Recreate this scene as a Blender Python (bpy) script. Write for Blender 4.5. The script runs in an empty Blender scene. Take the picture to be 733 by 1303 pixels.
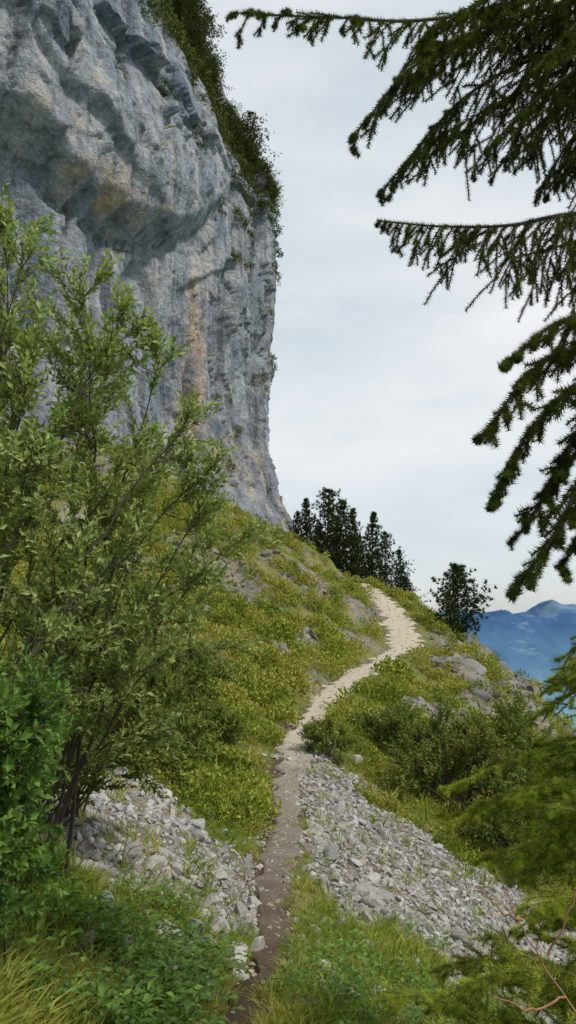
import bpy, math, random
import numpy as np
from mathutils import Vector, Quaternion, Euler
random.seed(7); rng=np.random.default_rng(7)
S=bpy.context.scene
# ---------------------------------------------------------------- noise
def _h(ix,iy,iz,s):
    n=(ix*374761393+iy*668265263+iz*2147483647+s*1274126177)&0xffffffff
    n=((n^(n>>13))*1274126177)&0xffffffff
    n=((n^(n>>15))*2246822519)&0xffffffff
    n=n^(n>>16)
    return (n&0xffff)/65535.0
def vnoise(x,y,z=0.0,s=0):
    x,y,z=np.broadcast_arrays(np.asarray(x,float),np.asarray(y,float),np.asarray(z,float))
    xi=np.floor(x).astype(np.int64);yi=np.floor(y).astype(np.int64);zi=np.floor(z).astype(np.int64)
    fx=x-xi;fy=y-yi;fz=z-zi
    fx=fx*fx*(3-2*fx);fy=fy*fy*(3-2*fy);fz=fz*fz*(3-2*fz)
    r=0
    for a in (0,1):
        wa=fx if a else 1-fx
        for b in (0,1):
            wb=fy if b else 1-fy
            for c in (0,1):
                wc=fz if c else 1-fz
                r=r+_h(xi+a,yi+b,zi+c,s)*wa*wb*wc
    return r
def fbm(x,y,z=0.0,s=0,o=4):
    r=0;a=.5;t=0
    for i in range(o):
        r=r+a*vnoise(np.asarray(x)*2**i,np.asarray(y)*2**i,np.asarray(z)*2**i,s+i*17);t+=a;a*=.5
    return r/t
def facet(x,y,z,s,tilt=1.0,off=1.0):
    """broken-rock planes: every cell is a tilted plane with its own offset (cell units)"""
    x,y,z=np.broadcast_arrays(np.asarray(x,float),np.asarray(y,float),np.asarray(z,float))
    xi=np.floor(x).astype(np.int64);yi=np.floor(y).astype(np.int64);zi=np.floor(z).astype(np.int64)
    best=np.full(x.shape,9e9);val=np.zeros(x.shape)
    for a in (-1,0,1):
        for b in (-1,0,1):
            for c in (-1,0,1):
                X=xi+a;Y=yi+b;Z=zi+c
                dx=x-X-_h(X,Y,Z,s);dy=y-Y-_h(X,Y,Z,s+1);dz=z-Z-_h(X,Y,Z,s+2)
                d=dx*dx+dy*dy+dz*dz;m=d<best
                v=off*(_h(X,Y,Z,s+3)-.5)+tilt*((_h(X,Y,Z,s+4)-.5)*dx+(_h(X,Y,Z,s+5)-.5)*dy+(_h(X,Y,Z,s+6)-.6)*dz)
                best=np.where(m,d,best);val=np.where(m,v,val)
    return val
def sstep(a,b,x):
    t=np.clip((x-a)/(b-a),0,1);return t*t*(3-2*t)
# ---------------------------------------------------------------- terrain description (metres, camera eye at z=0)
PY=[-60,-10,0,2,5,8,11,16,20,28,36,44,50,60,68,75,85,100,150,1200,30000]
PXv=[-.3,-.3,-.3,-.3,-.26,-.16,-.15,.02,.18,1.43,3.58,6.35,6.95,7.0,6.3,6,6,6,6,6,6]
PZv=[1,-1.3,-1.62,-1.85,-2.31,-2.92,-3.15,-3.15,-2.92,-2.5,-2.06,-1.36,-.48,1.44,3.1,3.4,2.2,-5,-45,-900,-1500]
_yy=np.arange(-60,200,.1)
def _sm(v,w=14):
    k=np.hanning(2*w+1);k/=k.sum();p=np.pad(v,w,mode='edge');return np.convolve(p,k,'valid')
_px=_sm(np.interp(_yy,PY,PXv))+.07*np.sin(_yy*1.1)*np.exp(-((_yy-9)/8)**2);_pz=_sm(np.interp(_yy,PY,PZv))
def xp(y):return np.interp(y,_yy,_px)
def zp(y):
    y=np.asarray(y,float);return np.where(y<198,np.interp(y,_yy,_pz),np.interp(y,PY,PZv))
def pw(y):return np.interp(y,[0,5,8,11,16,20,28,36,44,50,60,68,75],[.20,.23,.34,.5,.72,.9,1.15,1.3,1.8,2.1,1.8,1.2,.9])
def H(x,y,detail=True):
    x=np.asarray(x,float);y=np.asarray(y,float)
    d=x-xp(y);hw=pw(y)*.55
    L=np.minimum(np.maximum(-d-hw,0),70);R=np.maximum(d-hw,0)
    sl=np.interp(y,[0,40,85],[.40,.43,.66])
    bank=sstep(20,30,y)*(1-sstep(58,70,y))
    z=zp(y)+sl*L+.9*(1-np.exp(-L/1.6))*bank
    s1=np.interp(y,[0,20,36,44,55,70,85],[.42,.42,.42,.33,.46,.5,.6])
    R0=np.interp(y,[0,20,36,44,55,70],[6,7,6,3.6,3.4,3])
    z=z-s1*R-(.85-s1)*np.log1p(np.exp(np.clip((R-R0)*1.5,-30,30)))/1.5*(R<R0+19)-(.85-s1)*(R-R0)*(R>=R0+19)
    if detail:
        a=sstep(0,2.0,np.maximum(L,R))
        b=sstep(.0,.35,np.maximum(L,R))
        far=sstep(12,35,y)
        z=z+a*(fbm(x*.22,y*.22,0,3,3)-.5)*(.5+1.9*far)
        z=z+a*(fbm(x*.9,y*.9,0,9,3)-.5)*(.22+.7*far)
        z=z+b*(fbm(x*4,y*4,0,21,2)-.5)*.09
        sp=sstep(2.5,6,R)*sstep(26,38,y)
        z=z+sp*(np.abs(fbm(x*.5,y*.5,0,31,3)-.5)*3.0-.7+1.1*facet(x*.5,y*.5,0,35,1.2,.9))
    return z
SCR_R=[(.15,20),(1.2,18.6),(2.1,16.9),(4.2,15.4),(6.5,13.4),(6.5,7.6),(2.4,7.2),(1.5,8.5),(.85,9.4),(.2,10.6),(.05,15)]
SCR_L=[(-4.6,14.0),(-2.6,13.2),(-1.2,11.8),(-.7,11.4),(-.35,10.4),(-.15,8.6),(-.6,7.6),(-1.2,7.2),(-2.1,7.2),(-3.8,9.2)]
def pip(x,y,P):
    ins=np.zeros(np.shape(x),bool);n=len(P)
    for i in range(n):
        x1,y1=P[i];x2,y2=P[(i+1)%n]
        c=((y1>y)!=(y2>y))&(x<(x2-x1)*(y-y1)/(y2-y1+1e-12)+x1);ins^=c
    return ins
def scree(x,y):
    nx=(fbm(x*1.3,y*1.3,0,41,4)-.5)*2.0;ny=(fbm(x*1.3,y*1.3,0,47,4)-.5)*2.4
    return (pip(x+nx,y+ny,SCR_R)|pip(x+nx*.8,y+ny*.8,SCR_L))
def rocky(x,y):
    d=x-xp(y);n=fbm(x*.33,y*.2,0,53,4)*.55+fbm(x*1.4,y*.8,0,57,3)*.45
    th=np.where(d<0,np.interp(-d,[0,2,8,14,20],[.475,.465,.495,.53,.50]),np.interp(d,[0,2,4,7],[.55,.50,.44,.42]))
    return sstep(0,.05,n-th)*sstep(19,27,y)
def onpath(x,y,m=1.0):return np.abs(x-xp(y))<pw(y)*.5*m
# ---------------------------------------------------------------- helpers
def new_obj(name,mesh,parent=None,loc=(0,0,0)):
    o=bpy.data.objects.new(name,mesh);S.collection.objects.link(o);o.location=loc
    if parent:o.parent=parent
    return o
def raw_mesh(name,V,F,smooth=True):
    me=bpy.data.meshes.new(name);V=np.asarray(V,np.float32);F=np.asarray(F,np.int32);k=F.shape[1]
    me.vertices.add(len(V));me.vertices.foreach_set('co',V.ravel())
    me.loops.add(F.size);me.loops.foreach_set('vertex_index',F.ravel())
    me.polygons.add(len(F));me.polygons.foreach_set('loop_start',np.arange(0,F.size,k,dtype=np.int32))
    me.update(calc_edges=True);me.validate()
    me.polygons.foreach_set('use_smooth',np.full(len(me.polygons),smooth))
    return me
def grid_mesh(name,X,Y,Z,smooth=True):
    r,c=X.shape;V=np.stack([X,Y,Z],-1).reshape(-1,3)
    i=np.arange(r*c).reshape(r,c)
    F=np.stack([i[:-1,:-1],i[:-1,1:],i[1:,1:],i[1:,:-1]],-1).reshape(-1,4)
    return raw_mesh(name,V,F,smooth)
class MB:
    def __init__(s):s.v=[];s.f=[];s.m=[]
    def face(s,pts,m=0):
        i=len(s.v);s.v+= [tuple(p) for p in pts];s.f.append(tuple(range(i,i+len(pts))));s.m.append(m)
    def leaf(s,b,d,n,l,w,m=0,fold=.15,lite=False):
        d=d.normalized();side=d.cross(n)
        if side.length<1e-4:side=d.orthogonal()
        side.normalize();n=side.cross(d)
        i=len(s.v)
        if lite:
            s.v+=[tuple(b),tuple(b+d*l*.45+side*w*.5+n*w*fold),tuple(b+d*l-n*l*fold),tuple(b+d*l*.45-side*w*.5+n*w*fold)]
            s.f+=[(i,i+1,i+2,i+3)];s.m+=[m];return
        mid=b+d*l*.5-n*l*fold*.3
        s.v+=[tuple(b),tuple(b+d*l*.45+side*w*.5+n*w*fold),tuple(b+d*l-n*l*fold),tuple(b+d*l*.45-side*w*.5+n*w*fold),tuple(mid)]
        s.f+=[(i,i+4,i+1),(i+4,i+2,i+1),(i,i+3,i+4),(i+4,i+3,i+2)];s.m+=[m]*4
    def tube(s,pts,rad,sides=5,m=0):
        n=len(pts);i0=len(s.v)
        for k in range(n):
            t=(pts[min(k+1,n-1)]-pts[max(k-1,0)])
            if t.length<1e-6:t=Vector((0,0,1))
            t.normalize();a=t.orthogonal().normalized() if k==0 else (a-t*a.dot(t)).normalized()
            b=t.cross(a)
            for j in range(sides):
                an=2*math.pi*j/sides;s.v.append(tuple(pts[k]+(a*math.cos(an)+b*math.sin(an))*rad[k]))
        for k in range(n-1):
            for j in range(sides):
                p=i0+k*sides+j;q=i0+k*sides+(j+1)%sides
                s.f.append((p,q,q+sides,p+sides));s.m.append(m)
    def mesh(s,name,mats,smooth=False):
        me=bpy.data.meshes.new(name);me.from_pydata(s.v,[],s.f);me.update()
        for m in mats:me.materials.append(m)
        me.polygons.foreach_set('material_index',s.m)
        me.polygons.foreach_set('use_smooth',[smooth]*len(s.f));return me
def rv(a=1.0):
    while True:
        v=Vector((random.uniform(-1,1),random.uniform(-1,1),random.uniform(-1,1)))
        if .05<v.length<1:return v.normalized()*a
# ---------------------------------------------------------------- materials
def mat(name):
    m=bpy.data.materials.new(name);m.use_nodes=True;nt=m.node_tree;nt.nodes.clear()
    o=nt.nodes.new('ShaderNodeOutputMaterial');return m,nt,o
def N(nt,t,**k):
    n=nt.nodes.new(t)
    for a,b in k.items():
        if a.startswith('i_'):
            key=a[2:];key=int(key) if key.isdigit() else key.replace('_',' ');n.inputs[key].default_value=b
        else:setattr(n,a,b)
    return n
def lk(nt,a,b):nt.links.new(a,b)
def noise(nt,vec,sc,det=4,rough=.55):
    n=N(nt,'ShaderNodeTexNoise',i_Scale=sc,i_Detail=float(det),i_Roughness=rough);lk(nt,vec,n.inputs['Vector']);return n.outputs['Fac']
def ramp(nt,fac,stops):
    r=N(nt,'ShaderNodeValToRGB');e=r.color_ramp.elements
    while len(e)<len(stops):e.new(.5)
    for i,(p,c) in enumerate(stops):
        e[i].position=p;e[i].color=(c,c,c,1) if not isinstance(c,(tuple,list)) else (*c,1)
    lk(nt,fac,r.inputs[0]);return r.outputs[0]
def mix(nt,f,a,b,mode='MIX'):
    m=N(nt,'ShaderNodeMix',data_type='RGBA',blend_type=mode)
    for s,v in ((m.inputs[0],f),(m.inputs[6],a),(m.inputs[7],b)):
        if isinstance(v,bpy.types.NodeSocket):lk(nt,v,s)
        elif isinstance(v,(tuple,list)):s.default_value=(*v,1)
        else:s.default_value=v
    return m.outputs[2]
def pos(nt):return N(nt,'ShaderNodeNewGeometry').outputs['Position']
def scaled(nt,vec,sc):
    m=N(nt,'ShaderNodeMapping');m.inputs['Scale'].default_value=sc;lk(nt,vec,m.inputs[0]);return m.outputs[0]
def bump(nt,h,st,dist):
    b=N(nt,'ShaderNodeBump',i_Strength=st,i_Distance=dist);lk(nt,h,b.inputs['Height']);return b.outputs[0]
def finish(nt,o,col,nrm=None,rough=.85,spec=.2):
    p=N(nt,'ShaderNodeBsdfPrincipled',i_Roughness=rough)
    p.inputs['Specular IOR Level'].default_value=spec
    if isinstance(col,(tuple,list)):p.inputs['Base Color'].default_value=(*col,1)
    else:lk(nt,col,p.inputs['Base Color'])
    if nrm:lk(nt,nrm,p.inputs['Normal'])
    lk(nt,p.outputs[0],o.inputs[0]);return p
def leafmat(name,c1,c2,c3,trans=.35,wscale=.6,spec=True):
    m,nt,o=mat(name)
    oi=N(nt,'ShaderNodeObjectInfo');g=N(nt,'ShaderNodeNewGeometry')
    c=mix(nt,oi.outputs['Random'],c1,c2)
    c=mix(nt,ramp(nt,noise(nt,g.outputs['Position'],wscale,1),[(.40,0.),(.62,1.)]),c,c3)
    v=ramp(nt,noise(nt,g.outputs['Position'],19,0),[(.25,.55),(.75,1.4)])
    c=mix(nt,1.0,c,v,'MULTIPLY')
    if spec:p=finish(nt,o,c,rough=.5,spec=.3)
    else:
        p=N(nt,'ShaderNodeBsdfDiffuse');lk(nt,c,p.inputs[0]);lk(nt,p.outputs[0],o.inputs[0])
    if trans:
        t=N(nt,'ShaderNodeBsdfTranslucent');lk(nt,mix(nt,1.0,c,(1.3,1.3,.55),'MULTIPLY'),t.inputs[0])
        ms=N(nt,'ShaderNodeMixShader',i_0=trans);lk(nt,p.outputs[0],ms.inputs[1]);lk(nt,t.outputs[0],ms.inputs[2]);lk(nt,ms.outputs[0],o.inputs[0])
    return m
M_grass=leafmat('grass_blades',(.13,.20,.03),(.29,.35,.06),(.35,.35,.09),.4,.8,False)
M_low=leafmat('low_shrub_leaves',(.10,.145,.024),(.31,.35,.06),(.33,.32,.075),.25,.5,False)
M_willow=leafmat('willow_leaves',(.15,.22,.065),(.35,.42,.16),(.24,.31,.09),.35,1.5)
M_broad=leafmat('broad_leaves',(.06,.14,.025),(.17,.27,.045),(.11,.20,.035),.35,1.5)
M_bush=leafmat('bush_leaves',(.075,.12,.028),(.19,.24,.055),(.17,.19,.05),.25,.8,False)
M_needle=leafmat('spruce_needles',(.035,.062,.014),(.12,.15,.028),(.075,.105,.020),.15,2,False)
M_needle2=leafmat('young_spruce_needles',(.20,.27,.035),(.42,.46,.07),(.28,.34,.05),.35,2,False)
M_pine=leafmat('pine_needles',(.022,.042,.014),(.055,.082,.022),(.032,.055,.016),0,.5,False)
M_rimp=leafmat('rim_foliage',(.06,.085,.022),(.15,.17,.04),(.10,.12,.03),0,.5,False)
def barkmat(name,a,b):
    m,nt,o=mat(name);p=pos(nt);f=noise(nt,p,30,3);finish(nt,o,mix(nt,f,a,b));return m
M_bark=barkmat('bark',(.05,.038,.03),(.14,.11,.09))
M_dead=barkmat('dead_twig_bark',(.18,.09,.048),(.32,.18,.10))
def stonemat(name,a,b,warm):
    m,nt,o=mat(name);p=pos(nt);oi=N(nt,'ShaderNodeObjectInfo')
    c=mix(nt,oi.outputs['Random'],a,b)
    c=mix(nt,ramp(nt,noise(nt,p,1.3,2),[(.45,0.),(.7,.6)]),c,warm)
    f=noise(nt,p,28,3,.65);c=mix(nt,1.0,c,ramp(nt,f,[(.3,.7),(.7,1.15)]),'MULTIPLY')
    finish(nt,o,c,bump(nt,f,.5,.02));return m
M_stone=stonemat('limestone_rubble',(.19,.19,.19),(.43,.42,.41),(.32,.28,.23))
M_hill=stonemat('weathered_limestone',(.11,.11,.105),(.25,.245,.23),(.18,.155,.12))
M_pstone=stonemat('path_gravel',(.20,.17,.13),(.42,.37,.30),(.33,.27,.19))
def ground_mat():
    m,nt,o=mat('hillside_ground');p=pos(nt)
    a=N(nt,'ShaderNodeVertexColor',layer_name='mask');sp=N(nt,'ShaderNodeSeparateColor');lk(nt,a.outputs[0],sp.inputs[0])
    n1=noise(nt,p,.9,4,.6);n2=noise(nt,p,7,4,.65)
    g=mix(nt,ramp(nt,n1,[(.35,0.),(.65,1.)]),(.09,.115,.024),(.23,.22,.07))
    g=mix(nt,ramp(nt,n2,[(.5,0.),(.75,.7)]),g,(.26,.20,.115))
    v=N(nt,'ShaderNodeTexVoronoi',i_Scale=7.0);lk(nt,p,v.inputs['Vector'])
    v2=N(nt,'ShaderNodeTexVoronoi',i_Scale=26.0);lk(nt,p,v2.inputs['Vector'])
    rk=mix(nt,v.outputs['Color'],(.17,.165,.155),(.40,.385,.36));
    rk=mix(nt,ramp(nt,v.outputs['Distance'],[(.25,0.),(.6,.8)]),rk,(.13,.115,.09))
    rk=mix(nt,ramp(nt,n1,[(.42,0.),(.66,.75)]),rk,(.32,.25,.17))
    rk=mix(nt,1.0,rk,ramp(nt,n2,[(.3,.65),(.7,1.2)]),'MULTIPLY')
    c=mix(nt,sp.outputs[0],g,rk)
    c=mix(nt,sp.outputs[1],c,mix(nt,n2,(.06,.038,.026),(.14,.095,.06)))
    hh=N(nt,'ShaderNodeMath',operation='ADD');lk(nt,n2,hh.inputs[0]);lk(nt,v2.outputs['Distance'],hh.inputs[1])
    finish(nt,o,c,bump(nt,hh.outputs[0],.7,.08));return m
def path_mat():
    m,nt,o=mat('footpath_gravel');p=pos(nt)
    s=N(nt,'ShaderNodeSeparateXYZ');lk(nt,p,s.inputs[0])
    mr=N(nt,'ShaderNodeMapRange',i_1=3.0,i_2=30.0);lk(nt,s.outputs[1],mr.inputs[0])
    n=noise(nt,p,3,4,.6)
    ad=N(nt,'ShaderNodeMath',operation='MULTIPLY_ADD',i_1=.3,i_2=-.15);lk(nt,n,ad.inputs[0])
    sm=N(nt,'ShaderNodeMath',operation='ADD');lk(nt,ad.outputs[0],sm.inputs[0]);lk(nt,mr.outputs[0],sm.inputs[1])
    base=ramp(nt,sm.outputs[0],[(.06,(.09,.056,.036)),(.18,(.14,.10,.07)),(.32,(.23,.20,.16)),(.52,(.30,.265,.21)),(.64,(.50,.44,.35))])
    n2=noise(nt,p,18,5,.75)
    base=mix(nt,1.0,base,ramp(nt,n2,[(.3,.6),(.7,1.3)]),'MULTIPLY')
    finish(nt,o,base,bump(nt,n2,.9,.06));return m
def cliff_mat():
    m,nt,o=mat('limestone_cliff');p=pos(nt)
    at=N(nt,'ShaderNodeVertexColor',layer_name='mask');sp=N(nt,'ShaderNodeSeparateColor');lk(nt,at.outputs[0],sp.inputs[0])
    big=noise(nt,p,.13,3,.6);mid=noise(nt,p,.5,5,.68);fine=noise(nt,p,3.0,4,.7)
    st=noise(nt,scaled(nt,p,(.5,.5,.045)),1.0,4,.6)
    st2=noise(nt,scaled(nt,p,(1.2,1.2,.06)),1.0,4,.65)
    c=mix(nt,ramp(nt,big,[(.38,0.),(.62,1.)]),(.165,.19,.235),(.285,.30,.33))
    c=mix(nt,ramp(nt,st,[(.48,0.),(.66,.7)]),c,(.38,.39,.40))
    c=mix(nt,ramp(nt,st2,[(.50,0.),(.66,.8)]),c,(.09,.097,.11))
    tf=N(nt,'ShaderNodeMath',operation='MULTIPLY_ADD',i_1=1.2,i_2=-.60);lk(nt,mid,tf.inputs[0])
    t2=N(nt,'ShaderNodeMath',operation='ADD');lk(nt,tf.outputs[0],t2.inputs[0]);lk(nt,sp.outputs[0],t2.inputs[1])
    t3=N(nt,'ShaderNodeMath',operation='MULTIPLY_ADD',i_1=1.0,i_2=-.50);lk(nt,st,t3.inputs[0])
    t4=N(nt,'ShaderNodeMath',operation='ADD');lk(nt,t2.outputs[0],t4.inputs[0]);lk(nt,t3.outputs[0],t4.inputs[1])
    c=mix(nt,ramp(nt,t4.outputs[0],[(.15,0.),(.55,.88)]),c,mix(nt,fine,(.21,.15,.095),(.50,.39,.27)))
    c=mix(nt,1.0,c,ramp(nt,mid,[(.30,.62),(.65,1.25)]),'MULTIPLY')
    c=mix(nt,1.0,c,ramp(nt,fine,[(.3,.72),(.7,1.25)]),'MULTIPLY')
    g=N(nt,'ShaderNodeNewGeometry');sx=N(nt,'ShaderNodeSeparateXYZ');lk(nt,g.outputs['Normal'],sx.inputs[0])
    up=N(nt,'ShaderNodeMath',operation='ADD');lk(nt,sx.outputs[2],up.inputs[0])
    sc=N(nt,'ShaderNodeMath',operation='MULTIPLY_ADD',i_1=.9,i_2=-.45);lk(nt,mid,sc.inputs[0]);lk(nt,sc.outputs[0],up.inputs[1])
    c=mix(nt,ramp(nt,up.outputs[0],[(.54,0.),(.66,1.)]),c,(.10,.12,.03))
    h2=N(nt,'ShaderNodeMath',operation='MULTIPLY_ADD',i_1=2.2);lk(nt,mid,h2.inputs[0]);lk(nt,fine,h2.inputs[2])
    finish(nt,o,c,bump(nt,h2.outputs[0],.75,.4),.9,.15);return m
def mount_mat():  # aerial haze painted into the base colour: blue ridges, paler towards the valley
    m,nt,o=mat('mountain_painted_haze');p=pos(nt);s=N(nt,'ShaderNodeSeparateXYZ');lk(nt,p,s.inputs[0])
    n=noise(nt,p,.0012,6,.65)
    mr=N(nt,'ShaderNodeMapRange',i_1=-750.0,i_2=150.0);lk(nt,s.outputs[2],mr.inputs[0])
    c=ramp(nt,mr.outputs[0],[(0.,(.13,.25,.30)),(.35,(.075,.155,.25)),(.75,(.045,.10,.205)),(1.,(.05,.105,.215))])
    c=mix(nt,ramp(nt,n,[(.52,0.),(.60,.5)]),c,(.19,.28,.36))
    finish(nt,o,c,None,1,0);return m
def valley_mat():  # distance haze is mixed into these blue-green colours
    m,nt,o=mat('valley_painted_haze');p=pos(nt);n=noise(nt,p,.003,6,.6)
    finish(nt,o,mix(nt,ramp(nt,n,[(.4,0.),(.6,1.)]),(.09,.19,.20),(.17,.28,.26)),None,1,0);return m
M_ground=ground_mat();M_path=path_mat();M_cliff=cliff_mat()
# ---------------------------------------------------------------- instancing
def instancer(name,P,rot,scl,variants,parent=None):
    n=len(P);me=bpy.data.meshes.new(name);me.vertices.add(n);me.vertices.foreach_set('co',np.asarray(P,np.float32).ravel())
    for nm,dat in (('rot',rot),('scl',scl)):
        a=me.attributes.new(nm,'FLOAT_VECTOR','POINT');a.data.foreach_set('vector',np.asarray(dat,np.float32).ravel())
    a=me.attributes.new('vid','INT','POINT');a.data.foreach_set('value',rng.integers(0,len(variants),n).astype(np.int32))
    me.update();ob=new_obj(name,me,parent)
    col=bpy.data.collections.new(name+'_parts')
    for i,v in enumerate(variants):col.objects.link(bpy.data.objects.new('%s_part_%02d'%(name,i),v))
    t=bpy.data.node_groups.new(name+'_scatter','GeometryNodeTree')
    t.interface.new_socket('Geometry',in_out='INPUT',socket_type='NodeSocketGeometry')
    t.interface.new_socket('Geometry',in_out='OUTPUT',socket_type='NodeSocketGeometry')
    gi=t.nodes.new('NodeGroupInput');go=t.nodes.new('NodeGroupOutput')
    ci=t.nodes.new('GeometryNodeCollectionInfo');ci.inputs[0].default_value=col;ci.inputs[1].default_value=True;ci.inputs[2].default_value=True
    ip=t.nodes.new('GeometryNodeInstanceOnPoints')
    def na(nm,ty):
        x=t.nodes.new('GeometryNodeInputNamedAttribute');x.data_type=ty;x.inputs[0].default_value=nm;return x.outputs[0]
    t.links.new(gi.outputs[0],ip.inputs['Points']);t.links.new(ci.outputs[0],ip.inputs['Instance'])
    ip.inputs['Pick Instance'].default_value=True
    t.links.new(na('vid','INT'),ip.inputs['Instance Index']);t.links.new(na('rot','FLOAT_VECTOR'),ip.inputs['Rotation']);t.links.new(na('scl','FLOAT_VECTOR'),ip.inputs['Scale'])
    t.links.new(ip.outputs[0],go.inputs[0])
    md=ob.modifiers.new('scatter','NODES');md.node_group=t
    return ob
def eul(d,roll=None):
    q=d.to_track_quat('Z','Y')
    return tuple((q@Quaternion((0,0,1),random.uniform(0,6.28) if roll is None else roll)).to_euler())
def uprot(n,tilt=.25):
    r=rng.normal(0,tilt,(n,3));r[:,2]=rng.uniform(0,6.28,n);return r
def s3(s,zs=None):
    s=np.asarray(s);return np.stack([s,s,s if zs is None else s*zs],-1)
# ---------------------------------------------------------------- ground
def sgrid(a,b,n,k):
    t=np.linspace(math.asinh(a/k),math.asinh(b/k),n);return k*np.sinh(t)
ys=[-4.0]
while ys[-1]<125:ys.append(ys[-1]+max(.06,.009*abs(ys[-1])))
ys=np.array(ys);ss=sgrid(-62,62,520,1.6)
SS,YY=np.meshgrid(ss,ys);XX=SS+xp(YY);ZZ=H(XX,YY)
me=grid_mesh('hillside_ground',XX,YY,ZZ)
mk=np.zeros((XX.size,4),np.float32);xf=XX.ravel();yf=YY.ravel()
mk[:,0]=np.maximum(scree(xf,yf)*1.0,rocky(xf,yf)*.95)
mk[:,1]=(1-sstep(.4,.85,np.abs(xf-xp(yf))/pw(yf)))*(yf<24);mk[:,3]=1
ca=me.color_attributes.new('mask','FLOAT_COLOR','POINT');ca.data.foreach_set('color',mk.ravel())
me.materials.append(M_ground);new_obj('hillside_ground',me)
# footpath (ragged edges)
py_=np.arange(-3,74,.1);cc=np.linspace(-1,1,11)
C,Yp=np.meshgrid(cc,py_)
wl=.5*pw(Yp)*(.88+.9*(fbm(Yp*1.6,np.sign(C)*3+5,0,61,4)-.5)*2)
Xp_=xp(Yp)+C*wl;Zp_=H(Xp_,Yp)+.03+.03*(fbm(Xp_*5,Yp*3,0,66,3)-.5)
Zp_=np.where(np.abs(C)>.99,Zp_-.09,Zp_)
me=grid_mesh('footpath',Xp_,Yp,Zp_);me.materials.append(M_path);new_obj('footpath',me)
# valley + mountains
gx=sgrid(-30000,30000,260,60);gy=sgrid(-4000,40000,260,60)
GX,GY=np.meshgrid(gx,gy)
vz=-760+90*(fbm(GX*.0006,GY*.0006,0,71,4)-.5)
GZ=np.maximum(H(GX,GY,False)-3-6*sstep(20,60,np.hypot(GX,GY)),vz)
me=grid_mesh('valley_ground',GX,GY,GZ);me.materials.append(valley_mat());new_obj('valley_ground',me)
mx=np.linspace(-7000,12000,620);my=np.linspace(4500,16000,360);MX,MY=np.meshgrid(mx,my)
rid=1-np.abs(fbm(MX*.0005,MY*.0005,0,81,6)-.5)*4
rid2=1-np.abs(fbm(MX*.0011,MY*.0009,0,87,6)-.5)*4
e1=np.exp(-((MY-7600-.12*MX)/1000)**2);e2=np.exp(-((MY-12500)/1900)**2)
def tri(c,w):return np.clip(1-np.abs(MX-c)/w,0,1)
pk=tri(4080,750)*290+tri(3300,480)*130+tri(4700,450)*110+tri(2500,700)*150
MZ=-800+e1*(330+240*rid2)+e2*(620+120*rid+pk+130*rid2)
me=grid_mesh('distant_mountains',MX,MY,MZ);me.materials.append(mount_mat());new_obj('distant_mountains',me)
# ---------------------------------------------------------------- cliff
CP=np.array([(-52,2),(-40,16),(-29,32),(-19.5,50),(-14.5,60),(-9.8,69),(-5.5,77.5),(-2.9,83),(-2.3,86.5),(-3.6,91),(-9,103),(-18,120),(-35,150)],float)
def cr(P,n):
    out=[]
    Q=np.vstack([2*P[0]-P[1],P,2*P[-1]-P[-2]])
    for i in range(1,len(Q)-2):
        t=np.linspace(0,1,60,endpoint=False)[:,None]
        a,b,c,d=Q[i-1],Q[i],Q[i+1],Q[i+2]
        out.append(.5*((2*b)+(-a+c)*t+(2*a-5*b+4*c-d)*t*t+(-a+3*b-3*c+d)*t**3))
    o=np.vstack(out);dl=np.r_[0,np.cumsum(np.hypot(*np.diff(o,axis=0).T))]
    s=np.linspace(0,dl[-1],n);return np.stack([np.interp(s,dl,o[:,0]),np.interp(s,dl,o[:,1])],-1)
NS=760;pl=cr(CP,NS);tg=np.gradient(pl,axis=0);tg/=np.linalg.norm(tg,axis=1)[:,None];nr=np.stack([tg[:,1],-tg[:,0]],-1)
def cliffpt(x0,y0,nx,ny,z):
    f=np.interp(z,[0,8.2,12.5,17.6,23,33.5,43.7,50.7,57,65.6,71.8,85],[4.8,3.6,1.2,-.2,-.3,.5,.4,-1.4,-3.3,-7.0,-10.3,-19])
    w=np.where(z<20,1,np.interp(y0,[45,60,76],[.12,.3,1]))
    x=x0+f*w;y=y0+np.where(z>45,(-f)*.25*w,0)
    yc=y0
    zc=np.interp(yc,[30,50,54,58,62,66,70,75,80],[33,31.5,30.2,29.8,30.3,31.8,35,41,46])+1.2*(fbm(x0*.2,y0*.2,0,90,3)-.5)
    A=np.interp(yc,[30,50,66,74,80],[3.0,2.7,2.2,1.0,.1])
    u=z-zc
    D=A*sstep(-.2,2.6,u)*(1-.8*sstep(5,22,u))-.45*np.exp(-((u+.4)/.5)**2)*A/2
    zc2=np.interp(yc,[30,50,60,68],[43,38.5,34.5,31]);u2=z-zc2
    D=D+np.interp(yc,[48,60,66],[1.1,1.0,0])*sstep(-.2,1.2,u2)*(1-sstep(3,14,u2))
    wx=(fbm(x0*.25,y0*.25,z*.2,97,3)-.5)*3.5
    sm=.78-.5*np.exp(-((yc-63)/6)**2-((z-23)/8)**2)
    D=D+2.2*(fbm(x0*.09,y0*.09,z*.035,101,3)-.5)
    rr=np.abs(fbm(x0*.14+.012*z,y0*.14,z*.022,111,3)-.5)
    D=D-1.1*np.exp(-(rr/.025)**2)
    D=D+1.7*facet((x0+wx)*.11,y0*.11,(z+wx)*.06,200,1.4,.75)*sm
    D=D+.7*facet((x0+wx*.5)*.34,(y0)*.34,(z+wx)*.19,220,1.5,.65)*sm
    D=D+.25*facet(x0*.95,(y0+wx)*.95,(z+wx)*.65,240,1.6,.65)*sm
    D=D+.6*(fbm(x0*.5,y0*.5,z*.26,121,4)-.5)+.33*(fbm(x0*1.8,y0*1.8,z*1.1,131,3)-.5)*sm
    return x+nx*D,y+ny*D,zc
zs=np.linspace(0,88,560)
I,Zc=np.meshgrid(np.arange(NS),zs)
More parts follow.
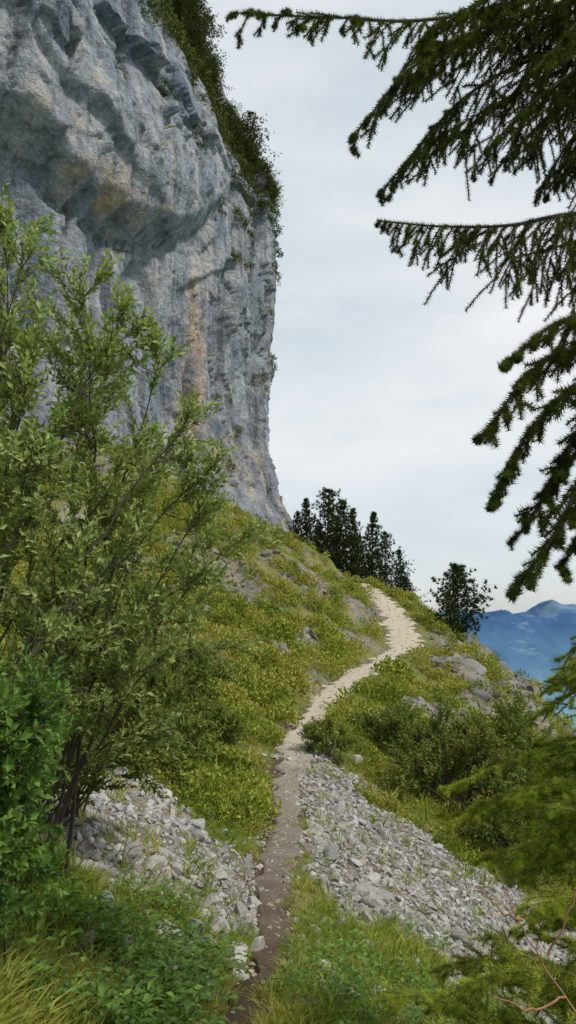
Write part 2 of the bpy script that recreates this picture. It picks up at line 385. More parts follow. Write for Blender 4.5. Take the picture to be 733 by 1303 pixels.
cx,cy,zc=cliffpt(pl[I,0],pl[I,1],nr[I,0],nr[I,1],Zc)
me=grid_mesh('rock_cliff',cx,cy,Zc)
Y0=pl[I,1]
tan=.0+.42*np.exp(-((Y0-71.5)/3.0)**2-((Zc-23)/8)**2)+.36*np.exp(-((Y0-58)/6)**2-((Zc-zc-2.2)/2.0)**2)+.30*np.exp(-((Zc-15)/4)**2-((Y0-76)/10)**2)+.10*np.exp(-((Y0-52)/4)**2-((Zc-37)/4)**2)+.06*np.exp(-((Y0-83)/3)**2-((Zc-22)/12)**2)-.10*np.exp(-((Y0-65)/3.5)**2-((Zc-26)/6)**2)
mk=np.zeros((tan.size,4),np.float32);mk[:,0]=np.maximum(tan,0).ravel();mk[:,3]=1
ca=me.color_attributes.new('mask','FLOAT_COLOR','POINT');ca.data.foreach_set('color',mk.ravel())
me.materials.append(M_cliff);new_obj('rock_cliff',me)
def on_cliff(y,z):
    i=int(np.argmin(np.abs(pl[:NS*3//4,1]-y)));a,b,_=cliffpt(pl[i,0],pl[i,1],nr[i,0],nr[i,1],np.float64(z))
    return Vector((float(a),float(b),z)),Vector((nr[i,0],nr[i,1],0))
# ---------------------------------------------------------------- small mesh library
def tuft(nb,h,lean,wd):
    b=MB()
    for _ in range(nb):
        a=random.uniform(0,6.28);r=random.uniform(0,.09);p=Vector((math.cos(a)*r,math.sin(a)*r,-.02))
        d=Vector((math.cos(a)*lean*random.uniform(.2,1.3),math.sin(a)*lean*random.uniform(.2,1.3),1)).normalized()
        L=h*random.uniform(.4,1.2);sd=d.cross(rv()).normalized()*wd*random.uniform(.7,1.4)
        p1=p+d*L*.55;d2=(d+Vector((math.cos(a),math.sin(a),-.4))*lean*1.2).normalized();p2=p1+d2*L*.5
        i=len(b.v);b.v+=[tuple(p-sd),tuple(p+sd),tuple(p1+sd*.8),tuple(p1-sd*.8),tuple(p2)]
        b.f+=[(i,i+1,i+2,i+3),(i+3,i+2,i+4)];b.m+=[0,0]
    return b
V_grass=[tuft(22,.22,.65,.004).mesh('grass_tuft',[M_grass]) for _ in range(5)]
def clump(n,r,h,l,w,m):
    b=MB()
    for _ in range(n):
        d=rv();d.z=abs(d.z);p=Vector((d.x*r,d.y*r,d.z*h))*random.uniform(.55,1.1)
        b.leaf(p,(d*.6+rv()*.9+Vector((0,0,.3))),rv(),l*random.uniform(.6,1.3),w*random.uniform(.7,1.2),lite=True)
    return b.mesh('leaf_clump',[m])
V_low=[clump(80,.36,.30,.11,.06,M_low) for _ in range(4)]
V_cbush=[clump(110,.5,.6,.18,.08,M_rimp) for _ in range(3)]
def forb(m):
    b=MB()
    for _ in range(14):
        a=random.uniform(0,6.28);r=random.uniform(.02,.14);z=random.uniform(.03,.18);p=Vector((math.cos(a)*r,math.sin(a)*r,z))
        b.leaf(p,Vector((math.cos(a),math.sin(a),random.uniform(-.3,.6))),Vector((0,0,1))+rv(.4),random.uniform(.03,.062),random.uniform(.02,.036),fold=.12)
    return b.mesh('leafy_herb',[m])
V_forb=[forb(M_broad) for _ in range(4)]
def stone(seed,m):
    import bmesh
    bm=bmesh.new();bmesh.ops.create_icosphere(bm,subdivisions=3,radius=1.0);random.seed(seed)
    pls=[(rv(),random.uniform(.42,.85)) for _ in range(11)]
    for v in bm.verts:
        for n,d in pls:
            k=v.co.dot(n)
            if k>d:v.co-=n*(k-d)
        v.co.z*=.62;v.co.x*=1.2
    me=bpy.data.meshes.new('stone');bm.to_mesh(me);bm.free();me.materials.append(m);return me
V_stone=[stone(s,M_stone) for s in range(7)];V_ps=[stone(s+20,M_pstone) for s in range(4)];V_hs=[stone(s+40,M_hill) for s in range(7)]
random.seed(11)
def sprig(n,L,l,w,m,mb,sp=.9):
    b=MB();b.tube([Vector((0,0,0)),Vector((.01,0,L*.5)),Vector((0,.01,L))],[.0022,.0016,.0008],3,1)
    for i in range(n):
        t=(i+.5)/n;a=i*2.4+random.uniform(-.4,.4);o=Vector((math.cos(a),math.sin(a),0))
        d=o*sp+Vector((0,0,.75+.6*t));b.leaf(Vector((0,0,L*t)),d,Vector((0,0,1))-o*.3+rv()*.5,l*random.uniform(.7,1.15),w*random.uniform(.8,1.15),0)
    return b.mesh('leafy_sprig',[m,mb])
V_willow=[sprig(10,.19,.060,.027,M_willow,M_bark) for _ in range(4)]
V_broad=[sprig(9,.15,.052,.028,M_broad,M_bark) for _ in range(3)]
V_bush=[sprig(11,.28,.08,.042,M_bush,M_bark) for _ in range(3)]
def needles(L,nl,cnt,m,wd=.0011,fw=.55):
    b=MB();b.tube([Vector((0,0,-.004)),Vector((0,0,L+.004))],[.0026,.0022],3,1)
    for i in range(cnt):
        z=L*i/cnt;a=i*2.4+random.uniform(-.3,.3);o=Vector((math.cos(a),math.sin(a),0))
        d=(o+Vector((0,0,fw+random.uniform(-.2,.3)))).normalized();p=Vector((0,0,z));sd=d.cross(rv()).normalized()*wd
        l=nl*random.uniform(.75,1.15);b.face([p-sd,p+sd,p+d*l],0)
    return b.mesh('needle_shoot',[m,M_bark])
V_needle=[needles(.05,.022,36,M_needle,.0022) for _ in range(3)]
V_needle2=[needles(.05,.025,26,M_needle2,.0022) for _ in range(3)]
# ---------------------------------------------------------------- scatter
def cand(n,y0,y1,lo=-.55,hi=.5):
    y=y0*(y1/y0)**rng.random(n);x=y*rng.uniform(lo,hi,n);return x,y
def place(name,x,y,sc,V,sink=0,zs=None,tilt=.2):
    z=H(x,y)-sink*sc
    return instancer(name,np.stack([x,y,z],-1),uprot(len(x),tilt),s3(sc,zs),V)
x,y=cand(25000,2.6,34)
g=fbm(x*.9,y*.9,0,141,3)
dp=np.abs(x-xp(y))/pw(y)
k=(rng.random(len(x))<sstep(.30,.62,dp))&(~(scree(x,y)&(rng.random(len(x))>.09)))&(rng.random(len(x))<sstep(.34,.52,g)+.25)&(rocky(x,y)<.5)
x=x[k];y=y[k];place('meadow_grass',x,y,rng.uniform(.4,1.35,len(x))*np.interp(y,[3,10,30],[.85,1.15,1.9])*np.interp(np.abs(x-xp(y)),[0,.35,1],[.4,.7,1])*(.55+1.0*fbm(x*1.3,y*1.3,0,145,2)),V_grass,tilt=.3)
x,y=cand(7500,2.8,13)
k=(~onpath(x,y,1.6))&(~scree(x,y))&(fbm(x*1.6,y*1.6,0,151,3)>.51);x=x[k];y=y[k]
place('leafy_herbs',x,y,rng.uniform(.4,1.5,len(x)),V_forb)
x,y=cand(27000,12,84,-.36,.40)
d=x-xp(y)
k=(~onpath(x,y,1.4))&(~scree(x,y))&(rng.random(len(x))<1-.93*rocky(x,y))&(fbm(x*.7,y*.5,0,161,3)>.42)&((y>18)|(rng.random(len(x))<.3))
x=x[k];y=y[k];place('hillside_shrubs',x,y,rng.uniform(.3,1.5,len(x))*np.interp(y,[13,30,80],[.6,.95,1.5])*(.45+1.1*fbm(x*.5,y*.4,0,163,2)),V_low,zs=1.15)
x=rng.uniform(-4.8,7,80000);y=rng.uniform(6.3,20.5,80000);k=scree(x,y)&((rng.random(80000)<.45)|~onpath(x,y,.85));x=x[k][:26000];y=y[k][:26000]
sc=.010+.065*rng.random(len(x))**3.4;big=rng.random(len(x))<.012;sc[big]*=2.4
place('scree_rubble',x,y,sc,V_stone,sink=-.15,tilt=.7)
x,y=cand(2600,5.5,24,-.4,.4);k=(~scree(x,y))&(~onpath(x,y,.9))&(fbm(x*.8,y*.8,0,181,3)>.48);x=x[k];y=y[k]
place('stray_stones',x,y,.012+.10*rng.random(len(x))**3,V_stone,sink=-.2,tilt=.5)
x,y=cand(27000,18,80,-.3,.42);r=rocky(x,y);k=(rng.random(len(x))<r*.7+.02)&(~onpath(x,y,1.2));x=x[k];y=y[k]
sc=(.03+.25*rng.random(len(x))**4.0)*np.interp(y,[18,50],[.8,1.35]);place('hillside_rocks',x,y,sc,V_hs,sink=.1,tilt=.5)
y=rng.uniform(30,58,800);x=xp(y)+rng.uniform(2.2,12,800);k=fbm(x*.4,y*.4,0,171,2)>.45;x=x[k];y=y[k]
place('spur_boulders',x,y,.12+.65*rng.random(len(x))**3.2,V_hs,sink=.3,tilt=.6)
y=3.5*(72/3.5)**rng.random(9500);x=xp(y)+rng.normal(0,.40,9500)*pw(y)
k=rng.random(9500)<np.interp(y,[3.5,7,12],[.06,.25,1.]);x=x[k];y=y[k]
place('path_stones',x,y,(.006+.035*rng.random(len(x))**4)*np.interp(y,[6,20,60],[.8,1.1,1.8]),V_ps,sink=-.5,tilt=.4)
for (bx,by,s) in [(-.62,7.35,.13),(-1.55,6.6,.09),(.55,9.0,.1),(-.05,4.6,.05),(-1.35,8.6,.13),(-.8,9.6,.11),(-.9,6.5,.06),(1.0,10.6,.13),(.9,19.5,.3),(1.6,19.8,.22)]:
    o=new_obj('limestone_rock',V_stone[random.randrange(7)],None,(bx,by,float(H(bx,by))+s*.25));o.scale=(s,s,s*1.2);o.rotation_euler=(random.uniform(-.4,.4),random.uniform(-.4,.4),random.uniform(0,6))
# ---------------------------------------------------------------- shrubs
def shrub(name,bases,tips,V,side=9,spl=.30,dens=1.0,r0=.02,sc=1.0,sp=.55):
    em=bpy.data.objects.new(name,None);S.collection.objects.link(em)
    b=MB();P=[];Rr=[];Sc=[]
    def put(p,d):
        P.append(tuple(p));Rr.append(eul((d.normalized()+rv(sp)+Vector((0,0,.25)))));s=random.uniform(.7,1.2)*sc;Sc.append((s,s,s))
    for tp in tips:
        tp=Vector(tp);bs=Vector(random.choice(bases));bs+=Vector((random.uniform(-.2,.2),random.uniform(-.2,.2),-.05))
        L=(tp-bs).length;mid=bs.lerp(tp,.5)+Vector((0,0,L*.16))+rv(L*.07)
        n=12;pts=[]
        for i in range(n+1):
            t=i/n;pts.append((1-t)**2*bs+2*t*(1-t)*mid+t*t*tp+rv(.012*L*math.sin(t*3.1)))
        b.tube(pts,[r0*(1-.85*i/n)*min(1,L/1.5) for i in range(n+1)],5)
        for j in range(int(side*L)):
            t=random.uniform(.28,1)**.8;k=min(n-1,int(t*n));p=pts[k].lerp(pts[k+1],t*n-k);d=(pts[k+1]-pts[k]).normalized()
            dd=(d*.8+rv(.9)+Vector((0,0,.15))).normalized();l=spl*random.uniform(.5,1.3)*(1.15-.5*t)
            q=[p,p+dd*l*.5+rv(.02*l),p+dd*l+Vector((0,0,.1*l))]
            b.tube(q,[r0*.25,r0*.16,r0*.07],3)
            for u in range(int(5*dens)+1):
                v=random.uniform(.25,1.0);put(q[0].lerp(q[2],v),dd)
        for u in range(4):put(pts[-1-u//2],pts[-1]-pts[-2])
    new_obj('stems',b.mesh('stems',[M_bark],True),em)
    instancer('foliage',P,Rr,Sc,V,parent=em);return em
def hz(x,y):return float(H(x,y))
tipsW=[(-1.9,5.0,2.7),(-1.72,5.0,2.45),(-1.36,5,2.2),(-1.1,5,1.85),(-.86,5.2,1.75),(-.64,5.2,1.32),(-.56,5.4,1.0),(-.62,5.5,.76),(-.36,6,.6),
 (-.66,5.5,.26),(-.55,6,-.2),(-.95,6,-.75),(-1.6,4.9,1.75),(-1.34,5.1,1.34),(-1.6,4.8,.95),(-1.08,5.3,1.0),(-.95,5,.5),
 (-1.4,4.8,.44),(-1.2,5.2,-.05),(-.85,5.4,-.25),(-1.1,5.6,-.4),(-1.9,4.6,1.3),(-1.8,5.6,2.0),(-1.5,5.8,1.9),
 (-1.9,4.6,.6),(-2.0,5.9,1.2),(-1.2,6.0,.6),(-1.0,6.2,1.3),(-.9,6.6,.2),(-2.3,6.2,2.6),(-1.4,5.3,1.7)]
bs=[(-2.7,5.4,hz(-2.7,5.4)),(-2.35,6.2,hz(-2.35,6.2)),(-2.4,4.9,hz(-2.4,4.9)),(-1.9,6.3,hz(-1.9,6.3))]
shrub('willow_shrub',bs,tipsW,V_willow,side=6.5,spl=.32,dens=.8,r0=.018)
tl=[(-1.6+random.uniform(-.9,.9),8.0+random.uniform(-.7,.9),-.85+random.uniform(-.6,.55)) for _ in range(26)]
shrub('alder_shrub',[(-2.6,8.3,hz(-2.6,8.3)),(-2.3,8.8,hz(-2.3,8.8)),(-3.0,8.0,hz(-3.0,8.0))],tl,V_bush,side=7,spl=.3,dens=.8,r0=.014,sc=.8)
tb=[(-1.34+random.uniform(-.35,.26),3.9+random.uniform(-.5,.6),-.75+random.uniform(-.5,.35)) for _ in range(20)]
shrub('broadleaf_shrub',[(-1.85,4.1,hz(-1.85,4.1)),(-1.6,4.5,hz(-1.6,4.5))],tb,V_broad,side=9,spl=.22,dens=.8,r0=.008,sc=1.0,sp=1.0)
def roundbush(name,cx_,cy_,h,r,nt,V,**kw):
    z=hz(cx_,cy_);tips=[]
    for _ in range(nt):
        a=random.uniform(0,6.28);q=random.random()**.5*r;tips.append((cx_+math.cos(a)*q,cy_+math.sin(a)*q,z+h*(1-.55*(q/r)**2)*random.uniform(.45,1.1)))
    return shrub(name,[(cx_,cy_,z),(cx_+.2*r,cy_,z),(cx_-.2*r,cy_-.1,z)],tips,V,**kw)
roundbush('hazel_bush',3.6,18.5,2.2,1.4,20,V_bush,side=5,spl=.5,sc=1.25,r0=.02)
roundbush('hazel_bush',5.2,19.5,2.6,1.6,20,V_bush,side=5,spl=.5,sc=1.25,r0=.02)
roundbush('hazel_bush',4.7,16.6,1.7,1.2,16,V_bush,side=5,spl=.45,sc=1.1,r0=.015)
roundbush('hazel_bush',6.2,24.0,2.2,1.6,18,V_bush,side=5,spl=.5,sc=1.5,r0=.018)
roundbush('hazel_bush',2.8,22.5,.9,1.0,12,V_bush,side=7,spl=.4,sc=1.4,r0=.012)
roundbush('juniper_bush',.9,19.0,.75,.5,14,V_bush,side=9,spl=.25,sc=.9,r0=.01)
roundbush('hazel_bush',-1.9,15.2,1.2,.9,12,V_bush,side=8,spl=.35,sc=1.0,r0=.012)
roundbush('hazel_bush',-3.1,16,1.7,1.2,16,V_bush,side=7,spl=.4,sc=1.1,r0=.012)
# ---------------------------------------------------------------- near spruce
spr=bpy.data.objects.new('spruce_tree',None);S.collection.objects.link(spr)
tb_=MB();NP=[];NR=[];NS_=[];N2=[[],[],[]]
def seg_needles(pts,store,step=.046,s=1.0):
    for i in range(len(pts)-1):
        a,b=pts[i],pts[i+1];L=(b-a).length;n=max(1,round(L/step));d=(b-a)/n
        if d.length<1e-5:continue
        for k in range(n):
            store[0].append(tuple(a+d*k));store[1].append(eul(d));q=d.length/.05;w=s*random.uniform(.8,1.15);store[2].append((w,w,q))
def bez(P,n):
    P=[Vector(p) for p in P];Q=[2*P[0]-P[1]]+P+[2*P[-1]-P[-2]];out=[]
    for i in range(1,len(Q)-2):
        for j in range(n):
            t=j/n;a,b,c,d=Q[i-1:i+3];out.append(.5*((2*b)+(c-a)*t+(2*a-5*b+4*c-d)*t*t+(-a+3*b-3*c+d)*t**3))
    out.append(P[-1]);return out
def bough(P,store,sl=.32,gap=.04,hang=.5,start=.25,r0=.014,ter=4,bare=0,s=1.0,fan=.9):
    pts=bez(P,10);n=len(pts);tot=sum((pts[i+1]-pts[i]).length for i in range(n-1))
    tb_.tube(pts,[r0*(1-.85*i/n) for i in range(n)],5)
    acc=0;nxt=0;sd=1
    for i in range(n-1):
        a,b=pts[i],pts[i+1];L=(b-a).length;d=(b-a).normalized();t=(acc+L*.5)/tot
        if t>start+.1:seg_needles([a,b],store,s=s)
        while nxt<acc+L:
            u=(nxt-acc)/L;p=a.lerp(b,u);t=nxt/tot;nxt+=gap*random.uniform(.4,1.6);sd=-sd
            if t<start:continue
            side=d.cross(Vector((0,0,1))).normalized()*sd
            l=sl*random.uniform(.35,1.3)*min(1,(1-t)*2.2+.22)
            dr=(d*.7+side*fan*random.uniform(.3,1)+Vector((0,0,-hang*random.uniform(.2,1.3)))).normalized()
            q=[p];dd=dr.copy();m=5
            for k in range(m):
                q.append(q[-1]+dd*l/m);dd=(dd+Vector((0,0,-hang*.22))+rv(.12)).normalized()
            tb_.tube(q,[.003-.0004*k for k in range(m+1)],3)
            if random.random()<bare:continue
            seg_needles(q,store,s=s)
            for w in range(ter):
                k=random.randint(1,m-1);dd=(q[k+1]-q[k]).normalized();s2=dd.cross(rv()).normalized()
                e=(dd*.9+s2*.8+Vector((0,0,-hang*.3))).normalized();l2=l*random.uniform(.25,.55)
                seg_needles([q[k],q[k]+e*l2*.5,q[k]+(e+Vector((0,0,-.1))).normalized()*l2],store,s=s)
        acc+=L
st=(NP,NR,NS_)
T=(2.75,3.6)
kw=dict(sl=.40,hang=.55,gap=.04)
bough([(*T,3.4),(1.6,3.4,3.0),(.7,3.3,2.70),(.2,3.2,2.62),(-.24,3.15,2.60)],st,sl=.36,hang=.75,gap=.036)
bough([(*T,3.25),(1.4,3.3,2.8),(.64,3.1,2.40),(.25,3.0,1.92)],st,**kw)
bough([(*T,3.1),(1.5,3.45,2.72),(.85,3.3,2.36),(.39,3.2,1.80)],st,**kw)
bough([(*T,3.0),(1.6,3.3,2.6),(1.1,3.2,2.25),(.8,3.15,1.92)],st,**kw)
bough([(*T,3.6),(1.7,3.1,3.0),(1.0,2.95,2.62),(.55,2.9,2.30)],st,**kw)
bough([(*T,3.5),(1.7,3.5,3.0),(1.1,3.4,2.75),(.6,3.3,2.55)],st,**kw)
bough([(*T,3.3),(1.8,3.0,2.85),(1.3,2.9,2.5),(.95,2.85,2.1)],st,**kw)
bough([(*T,3.2),(1.7,3.8,2.95),(1.2,3.8,2.7),(.7,3.7,2.35)],st,**kw)
bough([(*T,3.0),(1.8,3.6,2.8),(1.35,3.6,2.5),(1.0,3.6,2.15)],st,sl=.42,hang=.7,gap=.04)
bough([(*T,2.9),(1.8,3.6,2.5),(1.45,3.5,2.25),(1.2,3.45,1.95)],st,sl=.42,hang=.8,gap=.04)
bough([(*T,2.9),(1.7,3.5,2.55),(1.35,3.45,2.25),(1.12,3.4,1.90)],st,sl=.34,hang=.8,bare=.2)
bough([(*T,2.1),(1.9,3.4,1.85),(1.25,3.3,1.76),(.95,3.25,1.68),(.64,3.2,1.65),(.37,3.15,1.65)],st,sl=.38,hang=1.1,gap=.024,bare=.05,ter=3)
bough([(*T,2.2),(1.9,3.5,1.95),(1.35,3.5,1.74),(1.0,3.45,1.62)],st,sl=.62,hang=2.2,gap=.026,bare=.35,ter=2)
bough([(*T,2.0),(1.8,3.2,1.85),(1.35,3.1,1.70),(1.05,3.0,1.58)],st,sl=.62,hang=2.0,gap=.03,bare=.35,ter=2)
kw=dict(hang=.3,gap=.038,start=.5,ter=4,s=1.2,sl=.29)
bough([(*T,1.5),(1.6,2.9,1.15),(1.02,2.7,.95),(.84,2.65,.85),(.64,2.6,.6)],st,**kw)
bough([(*T,1.4),(1.5,2.8,1.0),(1.0,2.6,.8),(.80,2.6,.62),(.66,2.6,.37)],st,**kw)
bough([(*T,1.2),(1.5,2.7,.8),(1.0,2.55,.5),(.84,2.5,.27),(.69,2.5,.09)],st,**kw)
bough([(*T,1.3),(1.5,2.8,.85),(1.05,2.7,.62),(.90,2.7,.45),(.78,2.65,.30)],st,**kw)
bough([(*T,1.6),(1.6,2.8,1.15),(1.15,2.7,.85),(.98,2.7,.62),(.88,2.65,.45)],st,**kw)
bough([(*T,1.5),(1.6,2.9,1.25),(1.1,2.7,1.08),(.9,2.65,1.0),(.72,2.6,.84)],st,**kw)
bough([(*T,1.1),(1.6,2.8,.75),(1.15,2.7,.5),(1.0,2.65,.33),(.88,2.6,.16)],st,**kw)
st2=tuple(N2)
for P in [[(2.6,4.6,-1.0),(1.8,4.6,-.75),(1.3,4.5,-.75),(.85,4.5,-.9)],[(2.6,4.6,-1.2),(1.7,4.3,-.85),(1.3,4.1,-.8),(1.05,4,-.86)],
          [(2.6,4.6,-1.4),(1.6,4.3,-1.05),(1.25,4.1,-1.05),(.97,4,-1.16)],[(2.4,4.2,-1.9),(1.6,3.9,-1.35),(1.2,3.7,-1.2),(.96,3.6,-1.3)],
          [(2.2,3.6,-2.2),(1.3,3.5,-1.5),(.9,3.4,-1.38),(.62,3.4,-1.47)],[(1.6,4.2,-2.7),(.95,4.0,-1.9),(.62,3.8,-1.65),(.36,3.7,-1.62)],
          [(2.6,4.6,-.6),(1.9,4.6,-.35),(1.6,4.6,-.4),(1.35,4.6,-.55)],[(2.6,4.6,-1.6),(1.9,4.2,-1.3),(1.5,4.0,-1.25),(1.25,3.9,-1.35)],
          [(2.0,4.2,-2.6),(1.4,4.3,-1.9),(1.0,4.3,-1.7),(.7,4.3,-1.75)],[(2.0,3.4,-2.4),(1.5,3.2,-1.6),(1.2,3.1,-1.4),(1.0,3.0,-1.45)],
          [(2.6,4.6,-.3),(2.0,4.7,-.1),(1.7,4.7,-.2),(1.5,4.7,-.35)],[(2.6,4.6,-.9),(2.0,4.5,-.6),(1.6,4.5,-.65),(1.25,4.4,-.72)],[(2.3,4.0,-2.0),(1.7,3.8,-1.6),(1.4,3.7,-1.5),(1.15,3.6,-1.55)],
          [(2.6,4.6,-.1),(2.1,4.5,.1),(1.75,4.4,0),(1.48,4.4,-.2)],[(2.6,4.6,-1.9),(1.9,4.8,-1.4),(1.5,4.9,-1.3),(1.15,5.0,-1.4)],
          [(2.5,4.4,-.5),(1.9,4.0,-.3),(1.6,3.8,-.35),(1.32,3.7,-.5)],[(2.4,4.2,-1.2),(1.8,3.6,-1.0),(1.5,3.4,-1.0),(1.22,3.3,-1.12)]]:
    for rep in range(3):
        a=.0 if rep==0 else 1.0
        P2=[(p[0]+a*random.uniform(-.05,.3),p[1]+a*random.uniform(-.35,.35),p[2]-a*random.uniform(-.05,.25)) for p in P];bough(P2,st2,sl=.30,hang=.12,gap=.052,start=.2,r0=.007,ter=2,s=1.2)
tr=[Vector((T[0]+.04*math.sin(z),T[1],z)) for z in np.linspace(hz(*T)-.3,7.5,14)]
tb_.tube(tr,[.17-.008*i for i in range(14)],12)
new_obj('trunk_and_boughs',tb_.mesh('trunk_and_boughs',[M_bark],True),spr)
instancer('needles',NP,NR,NS_,V_needle,parent=spr)
ys_=bpy.data.objects.new('young_spruce',None);S.collection.objects.link(ys_)
instancer('needles',N2[0],N2[1],N2[2],V_needle2,parent=ys_)
b=MB();b.tube([Vector((2.6,4.6,hz(2.6,4.6)-.2)),Vector((2.6,4.6,-1.6)),Vector((2.62,4.6,.4))],[.05,.04,.006],7)
new_obj('stem',b.mesh('stem',[M_bark],True),ys_)
b=MB()
for P in [[(1.15,2.5,-1.55),(.86,2.6,-1.16),(.73,2.65,-.95),(.66,2.68,-.78)],[(.84,2.6,-1.12),(.72,2.55,-1.14),(.6,2.5,-1.08)],[(.79,2.62,-1.02),(.86,2.6,-.88),(.91,2.6,-.74)],[(.73,2.65,-.93),(.66,2.68,-.90),(.61,2.7,-.84)],[(.93,2.58,-1.24),(.78,2.5,-1.26),(.64,2.45,-1.28)],[(.97,2.58,-1.3),(1.0,2.55,-1.1),(.98,2.5,-.98)]]:
    p=bez(P,6);p=[q+rv(.006) for q in p];b.tube(p,[.0045*(1-.7*i/len(p)) for i in range(len(p))],5)
new_obj('dead_branch',b.mesh('dead_branch',[M_dead],True))
# ---------------------------------------------------------------- pines
def pine(h,r,seed,m,full=.75,tw=16,up=.32):
    random.seed(seed);b=MB();n=9
    lean=Vector((random.uniform(-.06,.06),random.uniform(-.06,.06),1))
    b.tube([lean*(h*i/n)-Vector((0,0,.3*(i==0))) for i in range(n+1)],[.16*(h/8)*(1-.93*i/n)+.01 for i in range(n+1)],7,1)
    z=.08*h
    while z<h*.985:
        t=z/h;k=random.randint(5,8);a0=random.uniform(0,6);wr=random.uniform(.6,1.25)
        for j in range(k):
            a=a0+6.28*j/k+random.uniform(-.4,.4)
            prof=(min(1,t/.22)**.5)*(1-t)**full+.04
            L=r*prof*wr*random.uniform(.45,1.3);o=Vector((math.cos(a),math.sin(a),0))
            p=lean*z;q=[p];m_=5
            for u in range(1,m_+1):
                q.append(p+o*L*u/m_+Vector((0,0,L*(.12*u/m_+up*(u/m_)**2))))
            b.tube(q,[.03*(1-.8*u/m_) for u in range(m_+1)],3,1)
            nt=max(4,int(L*6))
            for u in range(nt):
                v=.2+.8*(u+random.random())/nt;c=q[0].lerp(q[-1],v);c=c+Vector((0,0,-L*.10*math.sin(v*3.1)))+rv(.06+.12*L)
                for w in range(tw):
                    d=(rv()+Vector((0,0,.6))+o*.5).normalized();sd=d.cross(rv()).normalized()*.034
                    l=random.uniform(.16,.34);b.face([c-sd,c+sd,c+d*l],0)
        z+=random.uniform(.28,.44)*(h/7)**.5
    return b.mesh('pine',[m,M_bark])
PV=[pine(8,2.4,1,M_pine,.65),pine(8,2.1,2,M_pine,.75),pine(8,2.6,3,M_pine,.6),pine(8,2.4,4,M_pine,.55)];PB=pine(5.6,3.3,5,M_pine,.68,20)
RV=[pine(8,2.8,11,M_rimp,.45,12),pine(8,3.4,12,M_rimp,.4,12)];random.seed(8)
for i,(x_,y_,top) in enumerate([(.9,83,11.4),(2.2,84,12.9),(3.9,82,13.5),(5.1,84,12.8),(6.4,80,11.3),(7.9,77,10.4),(9.0,75,8.3),(9.4,67,6.0),(10.3,68,3.6),(3.0,88,10.2),(7.2,84,8.8)]):
    zb=hz(x_,y_)-.2;hh=top-zb;o=new_obj('pine_tree',PV[i%4],None,(x_,y_,zb));k=hh/8;w=max(k,.6)*random.uniform(.75,1.05);o.scale=(w,w,k);o.rotation_euler=(random.uniform(-.05,.05),random.uniform(-.05,.05),random.uniform(0,6))
zb=hz(10.9,52)-.2;o=new_obj('pine_tree',PB,None,(10.9,52,zb));k=(3.6-zb)/5.6;o.scale=(k*.95,k*.95,k)
CT=[(68,60,5),(71,61,6),(73,59,6),(75,61,7),(76,58,5.5),(78,60,6.5),(79,56,5),(80,59,6),(81,54,5),(82,52,6),(83,49,6),(84,47,4.5),(85.5,46,4.5),(77,65,7),(74,67,8),(80,63,6),(72,65,7),(70,66,7),(84,50.5,4)]
for (y_,z_,h_) in CT:
    p,n=on_cliff(y_,z_);o=new_obj('rim_pine_tree',random.choice(RV),None,tuple(p+n*.2-Vector((0,0,.5))));k=h_/8*random.uniform(.7,1.15);o.scale=(k*1.1,k*1.1,k);o.rotation_euler=(n.y*-.4,n.x*.4,random.uniform(0,6))
P=[];Sc=[]
for _ in range(460):
    y_=random.uniform(62,87);z_=random.gauss(0,3.3)+float(np.interp(y_,[60,72,80,86],[61,57,51.5,45.5]))
    p,n=on_cliff(y_,z_);P.append(tuple(p));s=random.uniform(.5,2.3);Sc.append((s,s,s))
for (y_,z_) in [(79,41),(79.5,40),(78,42),(80,36),(81,30),(83,25),(78,18),(75,15),(82,14),(84,12),(83,43),(84,40),(84,33),(60,44),(66,47),(84,37),(85,28),(80,45),(76,48),(72,50),(70,44),(74,40),(77,36)]:
    for _ in range(6):
        p,n=on_cliff(y_+random.uniform(-.8,.8),z_+random.uniform(-1,1));P.append(tuple(p));s=random.uniform(.5,1.4);Sc.append((s,s,s))
instancer('cliff_ledge_bushes',P,uprot(len(P),.5),Sc,V_cbush)
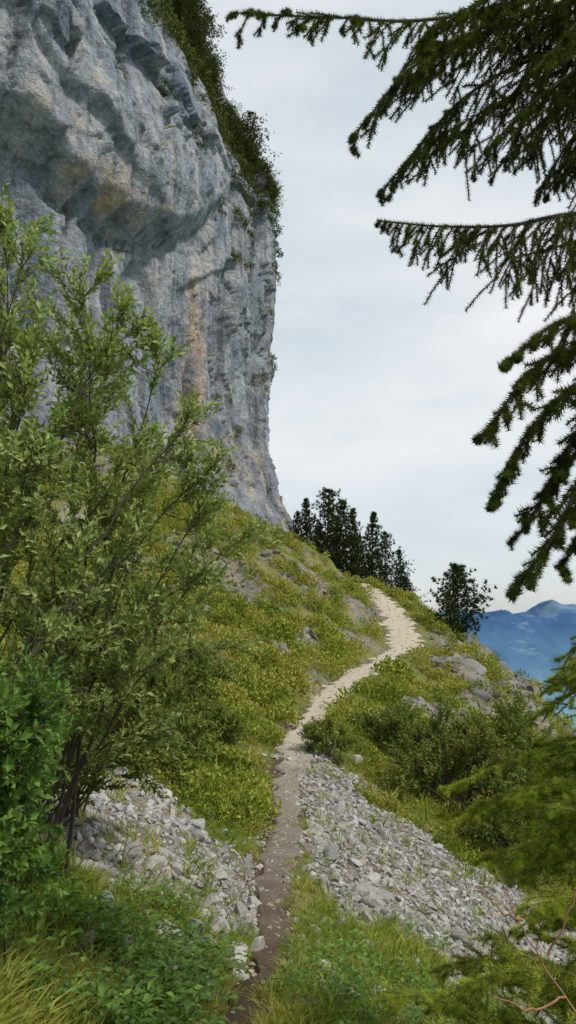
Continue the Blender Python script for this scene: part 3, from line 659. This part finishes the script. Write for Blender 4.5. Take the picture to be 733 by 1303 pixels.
# ---------------------------------------------------------------- world, sun, camera
W=bpy.data.worlds.new('World');S.world=W;W.use_nodes=True;nt=W.node_tree;nt.nodes.clear()
EL=math.radians(52);AZ=math.radians(124)
sky=N(nt,'ShaderNodeTexSky',sky_type='NISHITA',sun_disc=False,sun_elevation=EL,sun_rotation=AZ)
sk=N(nt,'ShaderNodeVectorMath',operation='SCALE');sk.inputs[3].default_value=.12;lk(nt,sky.outputs[0],sk.inputs[0])
tc=N(nt,'ShaderNodeTexCoord');v=scaled(nt,tc.outputs['Generated'],(1,1,3.2))
n1=noise(nt,v,2.6,5,.55);n2=noise(nt,v,1.3,3,.5)
cl=ramp(nt,n1,[(.32,(.68,.755,.81)),(.5,(.80,.84,.87)),(.68,(.91,.93,.94))])
sx=N(nt,'ShaderNodeSeparateXYZ');lk(nt,tc.outputs['Generated'],sx.inputs[0])
low=ramp(nt,sx.outputs[2],[(0.,.40),(.10,.22),(.25,0.)])
cov=N(nt,'ShaderNodeMath',operation='SUBTRACT',use_clamp=True);lk(nt,ramp(nt,n2,[(.3,.82),(.6,1.)]),cov.inputs[0]);lk(nt,low,cov.inputs[1])
bg=N(nt,'ShaderNodeBackground',i_Strength=1.0);lk(nt,mix(nt,cov.outputs[0],sk.outputs[0],cl),bg.inputs[0])
wo=N(nt,'ShaderNodeOutputWorld');lk(nt,bg.outputs[0],wo.inputs[0])
L=bpy.data.lights.new('sun','SUN');L.energy=3.1;L.angle=math.radians(6);L.color=(1,.95,.85)
lo=bpy.data.objects.new('sun',L);S.collection.objects.link(lo)
sd=Vector((math.sin(AZ)*math.cos(EL),math.cos(AZ)*math.cos(EL),math.sin(EL)));lo.rotation_euler=sd.to_track_quat('Z','Y').to_euler()
c=bpy.data.cameras.new('camera');co=bpy.data.objects.new('camera',c);S.collection.objects.link(co)
c.sensor_fit='VERTICAL';c.sensor_height=36;c.sensor_width=24;c.lens=18/.637;c.clip_end=60000;c.clip_start=.05
co.location=(0,0,0);co.rotation_euler=(math.radians(97.7),0,0);S.camera=co
S.view_settings.view_transform='Standard';S.view_settings.look='None';S.view_settings.exposure=0
